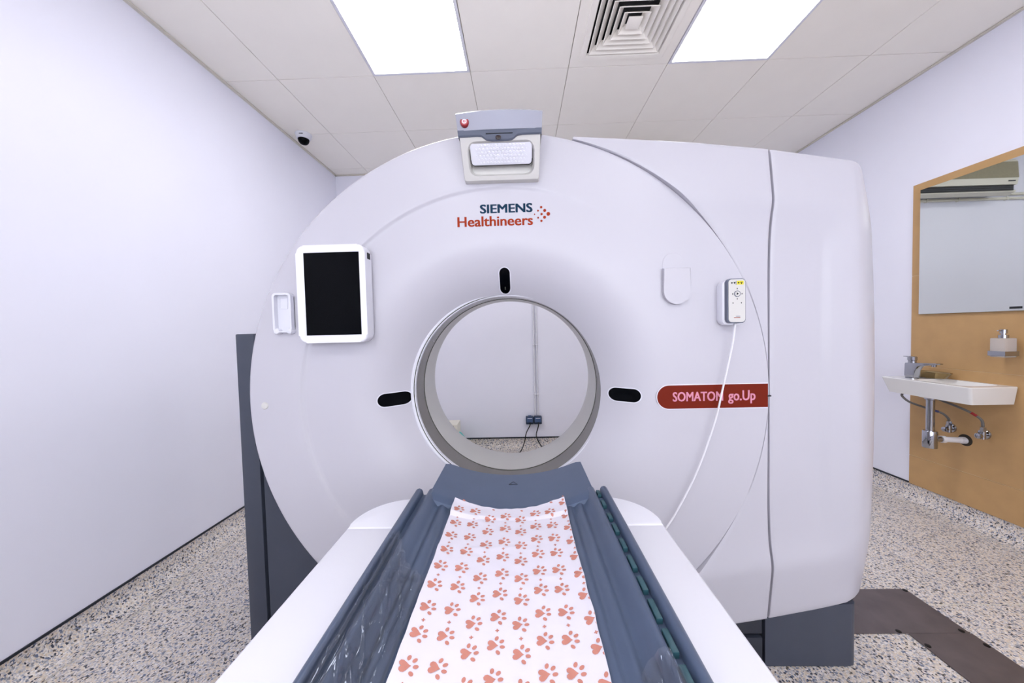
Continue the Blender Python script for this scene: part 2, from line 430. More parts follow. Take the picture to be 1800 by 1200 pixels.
# ------------------------------------------------------------------ CT scanner gantry
GC = (-.056, .979); RD = .893; YG = 1.200
G = empty('ct_scanner', (-.05, 1.5, 0), 'white ring-shaped CT scanner gantry with dark grey base and open bore', 'CT scanner')
def ydisc(x, z):
    dx, dz = x-GC[0], z-GC[1]; r = math.hypot(dx, dz); th = math.degrees(math.atan2(dz, dx)) % 360
    wgt = sstep(50, 105, th)*(1-sstep(250, 310, th))
    y = YG - .007*wgt*sstep(.700, .714, r)
    if r < .56:
        q = (.56-r)/(.56-.352); y += .106*q**2.1
    if r > RD-.010: y += sstep(55, 80, th)*(1-sstep(280, 305, th))* .010*(1-math.sqrt(max(0, 1-((r-RD+.010)/.010)**2)))
    return y
def disc_fan(mb, out, off, inset_rings=4, mi=0):
    n = len(out); cx_ = sum(p[0] for p in out)/n; cz_ = sum(p[1] for p in out)/n
    vs = []; fs = []
    for k in range(inset_rings):
        s = 1-k/inset_rings
        for x, z in out:
            X, Z = cx_+(x-cx_)*s, cz_+(z-cz_)*s; vs.append((X, ydisc(X, Z)-off, Z))
    vs.append((cx_, ydisc(cx_, cz_)-off, cz_))
    for k in range(inset_rings-1):
        for i in range(n): fs.append((k*n+i, k*n+(i+1) % n, (k+1)*n+(i+1) % n, (k+1)*n+i))
    k = inset_rings-1
    for i in range(n): fs.append((k*n+i, k*n+(i+1) % n, len(vs)-1))
    mb.add(vs, fs, mi)
# front cover: a dished disc
radii = [.352+(.56-.352)*k/16 for k in range(17)] + [.60, .65, .69, .700, .7035, .707, .7105, .714, .73, .78, .83, .87] + [RD-.010+.010*math.sin(pi/2*k/5) for k in range(6)]
NT = 192; vs = []
for r in radii:
    for k in range(NT):
        a = 2*pi*k/NT; x, z = GC[0]+r*math.cos(a), GC[1]+r*math.sin(a)
        vs.append((x, ydisc(x, z), z))
n0 = len(vs)
for k in range(NT):
    a = 2*pi*k/NT; vs.append((GC[0]+RD*math.cos(a), 1.24, GC[1]+RD*math.sin(a)))
fs = [(i*NT+k, i*NT+(k+1) % NT, (i+1)*NT+(k+1) % NT, (i+1)*NT+k) for i in range(len(radii)) for k in range(NT)]
MB().add(vs, fs).build('front_cover', 'white_plastic', G, angle=50)
# rings of the bore
BC = (-.046, .983)
def ring(name, m, prof, n=128, angle=40):
    mb = MB(); V = []; N = len(prof)
    for r, y in prof:
        for k in range(n):
            a = 2*pi*k/n; V.append((BC[0]+r*math.cos(a), y, BC[1]+r*math.sin(a)))
    mb.add(V, [(i*n+k, i*n+(k+1) % n, (i+1)*n+(k+1) % n, (i+1)*n+k) for i in range(N-1) for k in range(n)])
    return mb.build(name, m, G, angle=angle)
ring('bore_rim', 'off_white', [(.374, 1.312), (.368, 1.298), (.363, 1.2955), (.3575, 1.298), (.3565, 1.303), (.3545, 1.303), (.3535, 1.299), (.351, 1.300), (.350, 1.304), (.350, 1.312)])
ring('rim_gap', 'rim_line', [(.3572, 1.3005), (.3538, 1.3005)])
ring('bore_window', 'mylar', [(.350, 1.312), (.350, 1.416)])
ring('window_gasket', 'rim_line', [(.350, 1.416), (.3485, 1.4165), (.3485, 1.420), (.350, 1.4205)])
ring('bore_liner', 'cream_plastic', [(.350, 1.4205), (.350, 1.556), (.353, 1.59), (.362, 1.65), (.40, 1.76), (.47, 1.86), (.56, 1.90), (.70, 1.905), (.86, 1.905), (.885, 1.90), (.893, 1.88)])
ring('housing', 'off_white', [(.888, 1.236), (.888, 1.885)])
# three laser windows
for nm_, c in (('top', (-.049, 1.383, .0185, .042)), ('left', (-.460, .967, .050, .0235)), ('right', (.366, .968, .048, .0235))):
    out = capsule(c[0]-c[2], c[0]+c[2], c[1]-c[3], c[1]+c[3])
    out2 = capsule(c[0]-c[2]-.003, c[0]+c[2]+.003, c[1]-c[3]-.003, c[1]+c[3]+.003)
    n = len(out); mb = MB(); vs = []
    for P, off in ((out2, -.0005), (out2, .0025), (out, .0025), (out, .0002)):
        vs += [(x, ydisc(x, z)-off, z) for x, z in P]
    mb.add(vs, [(i*n+k, i*n+(k+1) % n, (i+1)*n+(k+1) % n, (i+1)*n+k) for i in range(3) for k in range(n)])
    fr = mb.build('laser_window', 'off_white', G)
    mb = MB(); disc_fan(mb, out, .0012); p_ = mb.build('pane', 'black_gloss', fr); p_['label'] = 'dark glass pane of the laser slot'
    if nm_ == 'top': MB().box(c[0]-.001, c[0]+.001, ydisc(c[0], c[1]-.02)-.0018, ydisc(c[0], c[1]-.02)-.001, c[1]-.03, c[1]-.008).build('slit', 'rim_line', fr, smooth=False)

# side covers: outside the disc, split by a vertical seam
XS = .8375
TOP = [(.17, 1.848), (.189, 1.846), (.368, 1.834), (.589, 1.815), (.838, 1.784), (1.0, 1.759), (1.111, 1.745), (1.20, 1.742), (1.30, 1.742)]
def ztop(x): return interp(TOP, x)
def zbot(x): return .185+(min(x, 1.16)-.838)*.165
def ycover(x, z):
    xx = min(x, 1.13)
    zu, zl = 1.604-(xx-.838)*.11, .388+(xx-.838)*.12
    # signed distance to the dished panel (open to the left, rounded on the right)
    cxr, czr = 1.02, (zu+zl)/2; hx, hz = .10, (zu-zl)/2; rad = .09
    qx, qz = x-cxr-(hx-rad) if x > cxr else -9, abs(z-czr)-(hz-rad)
    if qx > 0 and qz > 0: s = math.hypot(qx, qz)-rad
    else: s = max(qx, qz)-rad
    ridge = 1.176+max(0, xx-.838)*.03
    if s < 0: y = ridge+.024*(1-math.exp(s/.07))*(1 if x < 1.0 else 1-.6*sstep(1.0, 1.12, x))
    else:
        y = ridge + (.12*s if abs(z-czr) > hz-rad else .20*s)
    # soften the ridge
    return y + .0025*math.exp(-(s/.010)**2)
arcA = math.asin((ztop(.838)-GC[1])/1.02)
def mid_cover(upper):
    mb = MB(); N1, N2, M = 70, 50, 26
    left = []; right = []
    if upper:
        a_end = math.radians(74.0); a_mid = math.radians(44)
        for k in range(N1+1):
            a = math.radians(1.0)+(a_mid-math.radians(1))*k/N1; left.append(a); right.append((XS-.003, GC[1]+.015+(ztop(XS)-GC[1]-.015)*k/N1))
        for k in range(1, N2+1):
            a = a_mid+(a_end-a_mid)*k/N2; x = XS-.003+(.193-XS+.003)*k/N2; left.append(a); right.append((x, ztop(x)))
    else:
        a_mid = math.radians(-44); a_end = math.radians(-63)
        for k in range(N1+1):
            a = math.radians(1.0)+(a_mid-math.radians(1))*k/N1; left.append(a); right.append((XS-.003, GC[1]+.015+(zbot(XS)-GC[1]-.015)*k/N1))
        for k in range(1, N2+1):
            a = a_mid+(a_end-a_mid)*k/N2; x = XS-.003+(.355-XS+.003)*k/N2; left.append(a); right.append((x, zbot(x)))
    RO = RD+.0012
    V = []
    for a, (xr, zr) in zip(left, right):
        xl, zl = GC[0]+RO*math.cos(a), GC[1]+RO*math.sin(a)
        xl = min(xl, XS-.0035)
        V.append((xl, 1.245, zl))
        for k in range(M+1):
            t = k/M; x, z = xl+(xr-xl)*t, zl+(zr-zl)*t
            V.append((x, ycover(x, z)+(.003 if k == M or k == 0 else 0), z))
        V.append((xr, 1.26 if abs(xr-(XS-.003)) < 1e-6 else 1.85, zr))
    W = M+3
    mb.add(V, [(i*W+k, (i+1)*W+k, (i+1)*W+k+1, i*W+k+1) for i in range(len(left)-1) for k in range(W-1)])
    return mb.build('shoulder_cover' if upper else 'lower_cover', 'white_plastic', G, angle=40)
mid_cover(True); mid_cover(False)
def tower():
    mb = MB(); xs = [XS+.0035, XS+.0045, XS+.008] + [XS+.02+(1.13-XS-.02)*k/22 for k in range(23)]
    tail = [(1.150, .006), (1.175, .016), (1.200, .030), (1.222, .047), (1.240, .068), (1.254, .096), (1.263, .132), (1.267, .19), (1.267, .69)]
    NZ = 110
    def col(i, z, zt, zb):
        if i < len(xs):
            x = xs[i]; y = ycover(x, z)+(.006 if i == 0 else .002 if i == 1 else 0)
        else:
            x, dy = tail[i-len(xs)]; y = ycover(1.13, z)+dy
        x += -max(0, x-1.0)/.25*.040*(abs(z-.93)/.82)**2.2
        return x, y
    V = []; nx = len(xs)+len(tail)
    for j in range(NZ+5):
        jj = j-2; t = max(0, min(1, jj/NZ))
        for i in range(nx):
            x0_ = xs[i] if i < len(xs) else tail[i-len(xs)][0]
            zt, zb = ztop(x0_), zbot(x0_)
            # round the outer top and bottom corners
            e = max(0, x0_-1.18)/.087; zt -= .030*e**4; zb += .030*e**3
            z = zb+(zt-zb)*t
            x, y = col(i, z, zt, zb)
            if jj <= 0: y += .004
            if jj >= NZ: y += .004
            if jj == -1 or jj == NZ+1: z += (-.004 if jj < 0 else .004)*0; y += .006
            if jj == -2 or jj == NZ+2: y = max(y, 1.86)
            V.append((x, y, z))
    for j in range(NZ+5):   # left return into the seam
        pass
    F = [(j*nx+i, j*nx+i+1, (j+1)*nx+i+1, (j+1)*nx+i) for j in range(NZ+4) for i in range(nx-1)]
    o0 = len(V)
    for j in range(NZ+5):
        v = V[j*nx]; V.append((v[0], v[1]+.06, v[2]))
    F += [(j*nx, (j+1)*nx, o0+j+1, o0+j) for j in range(NZ+4)]
    mb.add(V, F)
    return mb.build('side_cover', 'white_plastic', G, angle=40)
tower()
# dark core filling behind the seams
MB().box(.80, 1.08, 1.262, 1.84, .05, 1.62).build('core_frame', 'seam_black', G, smooth=False)
MB().box(XS-.012, XS+.012, 1.232, 1.262, .19, 1.70).build('seam_backing', 'seam_black', G, smooth=False)
# base plinth
MB().prism([(XS-.002, 1.213), (1.128, 1.213), (1.142, 1.216), (1.151, 1.224), (1.155, 1.238), (1.155, 1.84), (XS-.002, 1.84)], .004, .226, 'z').build('base_panel', 'slate', G, angle=50)
MB().box(.30, XS-.010, 1.216, 1.28, .118, .20, bev=.003).build('base_panel', 'slate_dark', G)
MB().box(.30, XS-.010, 1.214, 1.28, .004, .106, bev=.003).build('base_panel', 'slate_dark', G)
MB().box(.28, XS-.002, 1.232, 1.30, .002, .20).build('base_core', 'seam_black', G, smooth=False)
MB().box(-1.074, -1.004, 1.300, 1.86, .003, 1.217, bev=.004).build('side_column', 'slate', G)
MB().box(-1.010, -.93, 1.318, 1.86, .002, 1.20).build('column_core', 'seam_black', G, smooth=False)
MB().box(-.992, .28, 1.302, 1.55, .003, .580).build('base_front', 'slate', G)
MB().box(-.992, -.86, 1.302, 1.84, .580, 1.18).build('base_front', 'slate', G)
# small round cap on the ring
mb = MB(); mb.lathe([(.0125, .003), (.0125, -.001), (.010, -.0035), (0, -.004)], (-.893, YG-.0070, .965), 'y', n=24); mb.build('round_cap', 'cream_plastic', G)

# display panel
D = MB().prism(rrect(-.728, -.499, 1.180, 1.500, .026, 8), 1.140, 1.192, 'y', bev=.006, seg=3).build('display_panel', 'couch_white', G)
o = MB().box(-.7005, -.5185, 1.1385, 1.1415, 1.2055, 1.4750).build('screen', 'black_gloss', D, smooth=False); o['label'] = 'black switched-off screen'
MB().box(-.4995, -.4975, 1.158, 1.178, 1.455, 1.475).build('side_button', 'seam_black', D, smooth=False)
# empty remote holder
H = MB().prism(rrect(-.836, -.772, 1.222, 1.352, .013, 6), 1.190, 1.197, 'y', bev=.002).build('remote_holder', 'off_white', G)
m = MB()
oo, ii = rrect(-.836, -.772, 1.218, 1.352, .013, 6), rrect(-.8295, -.7785, 1.222, 1.3455, .009, 6); n = len(oo)
vs = []
for P, y in ((oo, 1.195), (oo, 1.1745), (oo, 1.172), (ii, 1.172), (ii, 1.192)):
    vs += [(x, y, z) for x, z in P]
m.add(vs, [(a*n+k, a*n+(k+1) % n, (a+1)*n+(k+1) % n, (a+1)*n+k) for a in range(4) for k in range(n)])
m.build('holder_rim', 'off_white', H)
m = MB(); oo, ii = rrect(-.822, -.794, 1.298, 1.338, .003, 3), rrect(-.8195, -.7965, 1.3005, 1.3355, .002, 3); n = len(oo); vs = []
for P, y in ((oo, 1.191), (oo, 1.1885), (ii, 1.1885), (ii, 1.191)): vs += [(x, y, z) for x, z in P]
m.add(vs, [(a*n+k, a*n+(k+1) % n, (a+1)*n+(k+1) % n, (a+1)*n+k) for a in range(3) for k in range(n)]); m.build('square_ridge', 'off_white', H)
for cx_ in (-.826, -.782): MB().lathe([(0, -.021), (.0085, -.0195), (.0105, -.016), (.0105, .002)], (cx_, 1.192, 1.2225), 'y', n=20).build('holder_lip', 'off_white', H)
# blank cover plate and its outline
m = MB(); m.prism(rrect(.485, .5555, 1.36, 1.453, .034, 8), 1.1985, 1.2015, 'y', bev=.0008, seg=1); m.build('hook_recess', 'white_plastic', G)
P = [(.5715, 1.400), (.4825, 1.400)] + [(.527+.0445*math.cos(a), 1.325+.0445*math.sin(a)) for a in [pi+pi*k/20 for k in range(21)]]
m = MB(); m.prism(P, 1.184, 1.199, 'y', bev=.003); m.build('hook_plate', 'white_plastic', G)
# maker's lettering and dots
k_ = 1.2/1.22
def lg(x, z): return x*k_, 1.21+(z-1.21)*k_
x0, z0 = lg(-.1275, 1.611); x1, z1 = lg(.0535, 1.640)
o = text_part('lettering', 'SIEMENS', x0, x1, z0, z1, YG+.0006, 'navy', G, bold=.034); o['label'] = 'dark blue lettering SIEMENS'
x0, z0 = lg(-.2065, 1.567); x1, z1 = lg(.0540, 1.6000)
o = text_part('lettering', 'Healthineers', x0, x1, z0, z1, YG+.0006, 'orange', G, bold=.026); o['label'] = 'orange lettering Healthineers'
for (x, z), r in zip([(.060, 1.602), (.072, 1.614), (.083, 1.6255), (.072, 1.590), (.084, 1.602), (.095, 1.614), (.083, 1.579), (.094, 1.591), (.107, 1.602)], [.0022, .003, .004, .003, .0038, .005, .0038, .005, .0062]):
    x, z = lg(x, z)
    MB().lathe([(r, 0), (r, -.0014), (0, -.0014)], (x, YG+.0003, z), 'y', n=18).build('logo_dot', 'orange', G)
# model badge
P = [(.8335, .926), (.8335, 1.006)] + [(.5025+.040*math.cos(a), .966+.040*math.sin(a)) for a in [pi/2+pi*k/20 for k in range(21)]]
BD = MB().prism(P, YG-.0022, YG+.0005, 'y').build('model_badge', 'rust', G, smooth=False); BD['label'] = 'rust-brown name badge with pink lettering SOMATOM go.Up'
m = MB()
P2 = [(.8335, .9235), (.8335, 1.0085)] + [(.5025+.0425*math.cos(a), .966+.0425*math.sin(a)) for a in [pi/2+pi*k/20 for k in range(21)]]
m.prism(P2, YG-.0014, YG+.0005, 'y'); m.build('badge_edge', 'couch_white', BD, smooth=False)
text_part('lettering', 'SOMATOM', .5145, .6835, .9515, .9825, YG-.0018, 'pink_text', BD, bold=.024)
text_part('lettering', 'go.Up', .7005, .7915, .9515, .9845, YG-.0018, 'pink_text', BD, bold=.024)
MB().box(XS-.006, XS+.006, 1.196, 1.21, .962, .966).build('seam_clip', 'seam_black', G, smooth=False)

# camera and emergency-light housing on top of the ring
T = None
def front_y(z): return 1.080+(1.858-z)*(.090/.158)        # the face leans forward towards the top
def hw(z): return .1225+(z-1.70)*.035
XC = -.0475
def face_loop(x0, x1, z0, z1, r, n=6): return [(x, z) for x, z in rrect(x0, x1, z0, z1, r, n)]
oo = face_loop(XC-.126, XC+.126, 1.700, 1.822, .006); hh = face_loop(XC-.105, XC+.108, 1.7125, 1.7985, .026); n = len(oo)
def tap(x, z): return XC+(x-XC)*hw(z)/.126
vs = []
for x, z in oo: vs.append((tap(x, z), 1.215 if z < 1.78 else 1.225, z))
for x, z in oo: vs.append((tap(x, z), front_y(z)+.004, z))
for x, z in oo: vs.append((XC+(tap(x, z)-XC)*.985, front_y(z), z+.001*(1 if z < 1.76 else -1)))
for x, z in hh: vs.append((x, front_y(z), z))
for x, z in hh: vs.append((XC+(x-XC)*.975, front_y(z)+.008, 1.76+(z-1.76)*.96))
for x, z in hh: vs.append((XC+(x-XC)*.93, 1.186, 1.765+(z-1.76)*.80))
m = MB().add(vs, [(a*n+k, a*n+(k+1) % n, (a+1)*n+(k+1) % n, (a+1)*n+k) for a in range(5) for k in range(n)])
m.add([(XC+(x-XC)*.93, 1.186, 1.765+(z-1.76)*.80) for x, z in hh], [tuple(range(n))])
T = m.build('camera_housing', 'cream_plastic', G, angle=40); T['label'] = 'grey-white hooded housing with camera and button over the lettering'
# light plate inside with hexagon dots
def plate_pt(u, v):   # u across -1..1, v up 0..1
    z = 1.7485+v*.046; y = 1.166-v*.046
    return XC+.0015+u*.098, y, z
m = MB(); P = [plate_pt(u, v) for u, v in [(-.92, 0), (.92, 0), (.985, .06), (1, .2), (1, 1), (-1, 1), (-1, .2), (-.985, .06)]]
m.add(P+[(p[0], p[1]+.004, p[2]+.002) for p in P], [tuple(range(8)), tuple(range(15, 7, -1))]+[(k, (k+1) % 8, 8+(k+1) % 8, 8+k) for k in range(8)])
PL = m.build('light_plate', 'couch_white', T, smooth=False)
m = MB()
pp = [plate_pt(u, 0) for u in [-1+2*k/20 for k in range(21)]]
path = [plate_pt(-1.01, .25), plate_pt(-1.0, .1), plate_pt(-.96, .0)] + [plate_pt(-.9+1.8*k/10, -.035) for k in range(11)] + [plate_pt(.96, .0), plate_pt(1.0, .1), plate_pt(1.01, .25)]
m.tube([(a, b-.001, c) for a, b, c in path], .0011, 6); m.build('dark_gasket', 'seam_black', T)
m = MB()
for j in range(6):
    for i in range(-7, 8):
        u = (i+(j % 2)*.5)*.115; v = .12+j*.155
        s = 1-(u*u*.9+(v-.6)**2*.9)
        if s < .32 or abs(u) > .82: continue
        r = .0062*s; c = Vector(plate_pt(u, v)); a = Vector((1, 0, 0)); b = Vector((0, -.046, .046)).normalized(); nn = Vector((0, -.046, -.046)).normalized()
        hx = [c+a*r*math.cos(pi/3*k)+b*r*math.sin(pi/3*k) for k in range(6)]
        hx2 = [c+a*r*.72*math.cos(pi/3*k)+b*r*.72*math.sin(pi/3*k)+nn*.0026 for k in range(6)]
        m.add(hx+hx2, [(k, (k+1) % 6, 6+(k+1) % 6, 6+k) for k in range(6)]+[(6, 7, 8, 9, 10, 11)])
hxo = m.build('hexagon_dots', 'couch_white', PL, smooth=False); hxo['kind'] = 'stuff'
# cap: silver band, slate lip
m = MB()
def capx(u, z): return XC+u*(hw(z)+.0025)
V = []
for z, dy in ((1.822, 0), (1.858, -.004), (1.866, .006), (1.872, .05), (1.872, .15)):
    for k in range(13):
        u = -1+2*k/12; bow = .006*(1-u*u)
        V.append((capx(u, min(z, 1.858)), front_y(min(z, 1.858))-.004+dy-bow*.6, z+(bow if z > 1.85 else 0)))
W = 13
F = [(a*W+k, a*W+k+1, (a+1)*W+k+1, (a+1)*W+k) for a in range(4) for k in range(W-1)]
m.add(V, F)
for e in (0, 12): m.add([V[a*W+e] for a in range(5)]+[(V[e][0], 1.22, 1.822)], [tuple(range(6))])
m.build('top_cap', 'silver', T, angle=40)
m = MB()
low = [(-1, 1.8075), (-.55, 1.8085), (-.44, 1.8075), (-.32, 1.7985), (-.2, 1.7965), (.2, 1.7965), (.30, 1.7985), (.42, 1.8075), (.55, 1.8095), (1, 1.8095)]
V = []
for u, z in low:
    for zz, dy in ((z, 0), (z, -.004), (z+.003, -.006), (1.823, -.005)):
        V.append((capx(u, zz), front_y(zz)+dy, zz+0))
m.add(V, [(i*4+k, i*4+k+1, (i+1)*4+k+1, (i+1)*4+k) for i in range(len(low)-1) for k in range(3)])
for sgn in (-1, 1):
    x_ = capx(sgn, 1.815)
    m.add([(x_, front_y(1.808)-.004, 1.808), (x_, front_y(1.823)-.005, 1.823), (x_, 1.21, 1.823), (x_, 1.21, 1.808)], [(0, 1, 2, 3)])
m.build('slate_lip', 'slate_strip', T, smooth=False)
c = Vector((XC-.005, front_y(1.804)-.0065, 1.804))
m = MB().lathe([(.0085, .004), (.0085, -.001), (.007, -.0016), (0, -.0016)], c, 'y', n=20, sx=1, sy=.72); m.build('camera_lens', 'lens', T)
m = MB().box(XC-.043, XC+.040, front_y(1.815)-.0067, front_y(1.815)-.004, 1.8122, 1.8135); m.build('slot', 'seam_black', T, smooth=False)
c = Vector((-.153, front_y(1.841)-.0065, 1.841))
m = MB().lathe([(.0135, .010), (.0135, -.002), (.012, -.004), (.009, -.004), (.009, -.002)], c, 'y', n=28); BT = m.build('stop_button', 'red', T)
m = MB().lathe([(.009, .004), (.009, -.0035), (.006, -.0042), (0, -.0042)], c, 'y', n=28); m.build('button_face', 'ring_red', BT)
m = MB().lathe([(.0066, -.003), (.0066, -.0048), (.0045, -.0048), (.0045, -.003)], c, 'y', n=24).box(c.x-.0006, c.x+.0006, c.y-.005, c.y-.0042, c.z-.003, c.z+.003); m.build('button_mark', 'couch_white', BT)

# handheld remote in its holder
m = MB().prism(rrect(.664, .7355, 1.207, 1.352, .016, 6), 1.166, 1.199, 'y', bev=.004); m.build('remote_holder', 'couch_white', G)
RM = empty('hand_remote', (.70, 1.16, 1.21), 'small grey handheld remote control with round play button and white cable', 'remote control')
m = MB().prism(rrect(.671, .7295, 1.2125, 1.3555, .011, 6), 1.150, 1.1655, 'y', bev=.002); m.build('body', 'slate_strip', RM)
FP = MB().prism(rrect(.6745, .7275, 1.2155, 1.3530, .010, 6), 1.1485, 1.152, 'y', bev=.0008, seg=1).build('face_plate', 'cream_plastic', RM)
yf = 1.1485
o = MB().box(.7005, .7215, yf-.0006, yf+.0004, 1.3355, 1.3475).build('label_sticker', 'yellow', FP, smooth=False); o['label'] = 'yellow sticker with tiny black symbols'
m = MB()
m.box(.6975, .6985, yf-.0006, yf+.0002, 1.335, 1.3475)
def marks(P, y):
    for x, z, r in P: m.lathe([(r, .0004), (r, -.0006), (0, -.0006)], (x, y, z), 'y', n=10)
marks([(.6845, 1.3415, .0024), (.6915, 1.343, .0016), (.6945, 1.343, .0016), (.693, 1.340, .0018)], yf)
marks([(.7055, 1.3415, .0024), (.7125, 1.343, .0017), (.7165, 1.343, .0017), (.7145, 1.3395, .0019)], yf-.0006)
for x, z in ((.7015, 1.323), (.7015, 1.290), (.687, 1.306), (.7165, 1.306), (.688, 1.277), (.7145, 1.277)):
    m.box(x-.002, x+.002, yf-.0005, yf+.0002, z-.0006, z+.0006); m.box(x-.0008, x+.0008, yf-.0005, yf+.0002, z-.0022, z+.0022)
m.add([(.6985, yf-.0026, 1.302), (.7055, yf-.0026, 1.3065), (.6985, yf-.0026, 1.311)], [(0, 1, 2)])
m.build('symbol', 'seam_black', FP, smooth=False)
m = MB().lathe([(.0100, .0005), (.0100, -.0018), (.0082, -.0018), (.0082, .0005)], (.7015, yf, 1.3065), 'y', n=28); m.build('button_ring', 'slate_strip', FP)
m = MB().lathe([(.0080, .0005), (.0080, -.0020), (0, -.0022)], (.7015, yf, 1.3065), 'y', n=28); m.build('play_button', 'cream_plastic', FP)
MB().box(.697, .711, yf-.0005, yf+.0002, 1.2335, 1.2350).build('logo_line', 'navy', FP, smooth=False)
MB().box(.691, .711, yf-.0005, yf+.0002, 1.2290, 1.2310).build('logo_line', 'orange', FP, smooth=False)
cab = spline([(.703, 1.160, 1.212), (.702, 1.163, 1.195), (.697, 1.170, 1.133), (.669, 1.172, 1.001), (.640, 1.173, .878), (.583, 1.176, .715), (.516, 1.178, .580), (.455, 1.17, .49), (.42, 1.14, .42), (.40, 1.12, .30), (.36, 1.13, .08), (.30, 1.14, .012)], 8)
m = MB().tube(cab, lambda t: .0044 if t < .012 else .0030, 8); m.build('cable', 'cable_white', RM)

# ------------------------------------------------------------------ patient table
PT = empty('patient_table', (-.045, -.3, 0), 'long white scanner patient table with slate-blue trough top', 'patient table')
TX = -.045; TW = .3465; TY0, TY1 = -1.45, .882
def plan(y0, y1, r_far, r_near, inset=0):
    P = []
    x0, x1 = TX-TW+inset, TX+TW-inset; yy1 = y1-(inset if r_far else 0); yy0 = y0+(inset if r_near else 0)
    def corner(cx_, cy_, r, a0):
        return [(cx_+r*math.cos(math.radians(a0+90*k/12)), cy_+r*math.sin(math.radians(a0+90*k/12))) for k in range(13)]
    if r_far: P += corner(x1-r_far, yy1-r_far, r_far, 0)+corner(x0+r_far, yy1-r_far, r_far, 90)
    else: P += [(x1, yy1), (x0, yy1)]
    if r_near: P += corner(x0+r_near, yy0+r_near, r_near, 180)+corner(x1-r_near, yy0+r_near, r_near, 270)
    else: P += [(x0, yy0), (x1, yy0)]
    return P
MB().prism(plan(TY0, .7512, 0, .08), .60, .780, 'z', bev=.004, seg=3).build('table_cover', 'couch_white', PT)
MB().prism(plan(.7520, TY1, .115, 0), .60, .780, 'z', bev=.004, seg=3).build('end_cover', 'couch_white', PT)
m = MB().prism(plan(TY0+.05, TY1-.06, .10, .10, .03), .50, .61, 'z', bev=.01); m.build('under_shell', 'slate', PT)
m = MB().box(TX-.22, TX+.22, -1.1, .55, .06, .51, bev=.03); m.build('pedestal', 'white_plastic', PT)
m = MB().box(TX-.26, TX+.26, -1.2, .62, .003, .075, bev=.012); m.build('floor_plate', 'slate', PT)
cut = MB().box(-.032-.2428, -.032+.2428, -3, 3, .752, 1.2).build('cutter', 'couch_white', None, smooth=False)
for nm_ in ('table_cover', 'end_cover'):
    o = bpy.data.objects[nm_]; md = o.modifiers.new('slot', 'BOOLEAN'); md.operation = 'DIFFERENCE'; md.solver = 'EXACT'; md.object = cut
bpy.context.view_layer.update(); dg = bpy.context.evaluated_depsgraph_get()
for nm_ in ('table_cover', 'end_cover'):
    o = bpy.data.objects[nm_]; me = bpy.data.meshes.new_from_object(o.evaluated_get(dg)); o.modifiers.clear(); o.data = me
    me.set_sharp_from_angle(angle=math.radians(35))
bpy.data.objects.remove(cut)
# extruded trough
XT = -.032
PROF_OLD = [(0, .7650), (.05, .7660), (.10, .7715), (.130, .7775), (.148, .7835), (.154, .7842), (.158, .7835), (.163, .7850), (.171, .7925), (.176, .7932), (.181, .7935), (.192, .8055), (.199, .8105), (.204, .8105), (.209, .8065), (.2115, .7960), (.224, .7955), (.2262, .8055), (.230, .8105), (.236, .8110), (.2405, .8075), (.243, .7990), (.243, .7815)]
PROF = [(0, .7650), (.05, .7660), (.10, .7710), (.125, .7755), (.135, .7790), (.142, .7815), (.146, .7812), (.149, .7790), (.152, .7785), (.156, .7815), (.163, .7872), (.168, .7885), (.172, .7870), (.175, .7852), (.178, .7860), (.184, .7935), (.191, .8035), (.197, .8088), (.2015, .8105), (.206, .8090), (.2095, .8045), (.2110, .7950), (.2245, .7945), (.2260, .8045), (.2285, .8090), (.2330, .8110), (.2375, .8100), (.2410, .8070), (.243, .7990), (.243, .7835)]
def ztab(x): return interp(PROF, abs(x-XT))
side = [(-t, z) for t, z in PROF[::-1]] + PROF[1:]
YT0, YT1 = -1.42, .878
m = MB(); V = []
for y in (YT0, YT1-.004, YT1):
    for t, z in side: V.append((XT+t*(1 if y < YT1 else .997), y, z-(.002 if y == YT1 else 0)))
n = len(side)
m.add(V, [(a*n+k, a*n+k+1, (a+1)*n+k+1, (a+1)*n+k) for a in range(2) for k in range(n-1)])
m.add([(XT+t, YT0, z) for t, z in side]+[(XT+.243, YT0, .7535), (XT-.243, YT0, .7535)], [tuple(range(n+2))])
m.add([(XT+t*.997, YT1, z-.002) for t, z in side]+[(XT+.240, YT1, .7535), (XT-.240, YT1, .7535)], [tuple(range(n+2))])
m.build('table_top', 'table_blue', PT, angle=60)
# head extension reaching to the bore
m = MB(); V = []; NY = 14; NX = 32
def zhead(u): return .7665+.0425*abs(u)**2.1
for j in range(NY+1):
    t = j/NY; y = .835+(1.053-.835)*t
    hwid = .2020-.0*t
    for i in range(NX+1):
        u = -1+2*i/NX
        yy = y
        if t > .9: yy = y - .014*max(0, (abs(u)-.90)/.10)**2*(t-.9)/.1
        V.append((XT+.002+u*hwid, yy, zhead(u)+.0008+.004*sstep(0, .06, t)-.004))
W = NX+1
F = [(j*W+i, j*W+i+1, (j+1)*W+i+1, (j+1)*W+i) for j in range(NY) for i in range(NX)]
o0 = len(V); V += [(v[0]*1, v[1]-.003, v[2]-.012) for v in V[:o0]]
F += [(o0+f[3], o0+f[2], o0+f[1], o0+f[0]) for f in F]
edge = [i for i in range(W)]+[j*W+NX for j in range(1, NY+1)]+[NY*W+i for i in range(NX-1, -1, -1)]+[j*W for j in range(NY-1, 0, -1)]
F += [(edge[k], edge[(k+1) % len(edge)], o0+edge[(k+1) % len(edge)], o0+edge[k]) for k in range(len(edge))]
m.add(V, F); HE = m.build('head_extension', 'table_blue', PT, angle=45)
m = MB(); cx_ = XT+.003
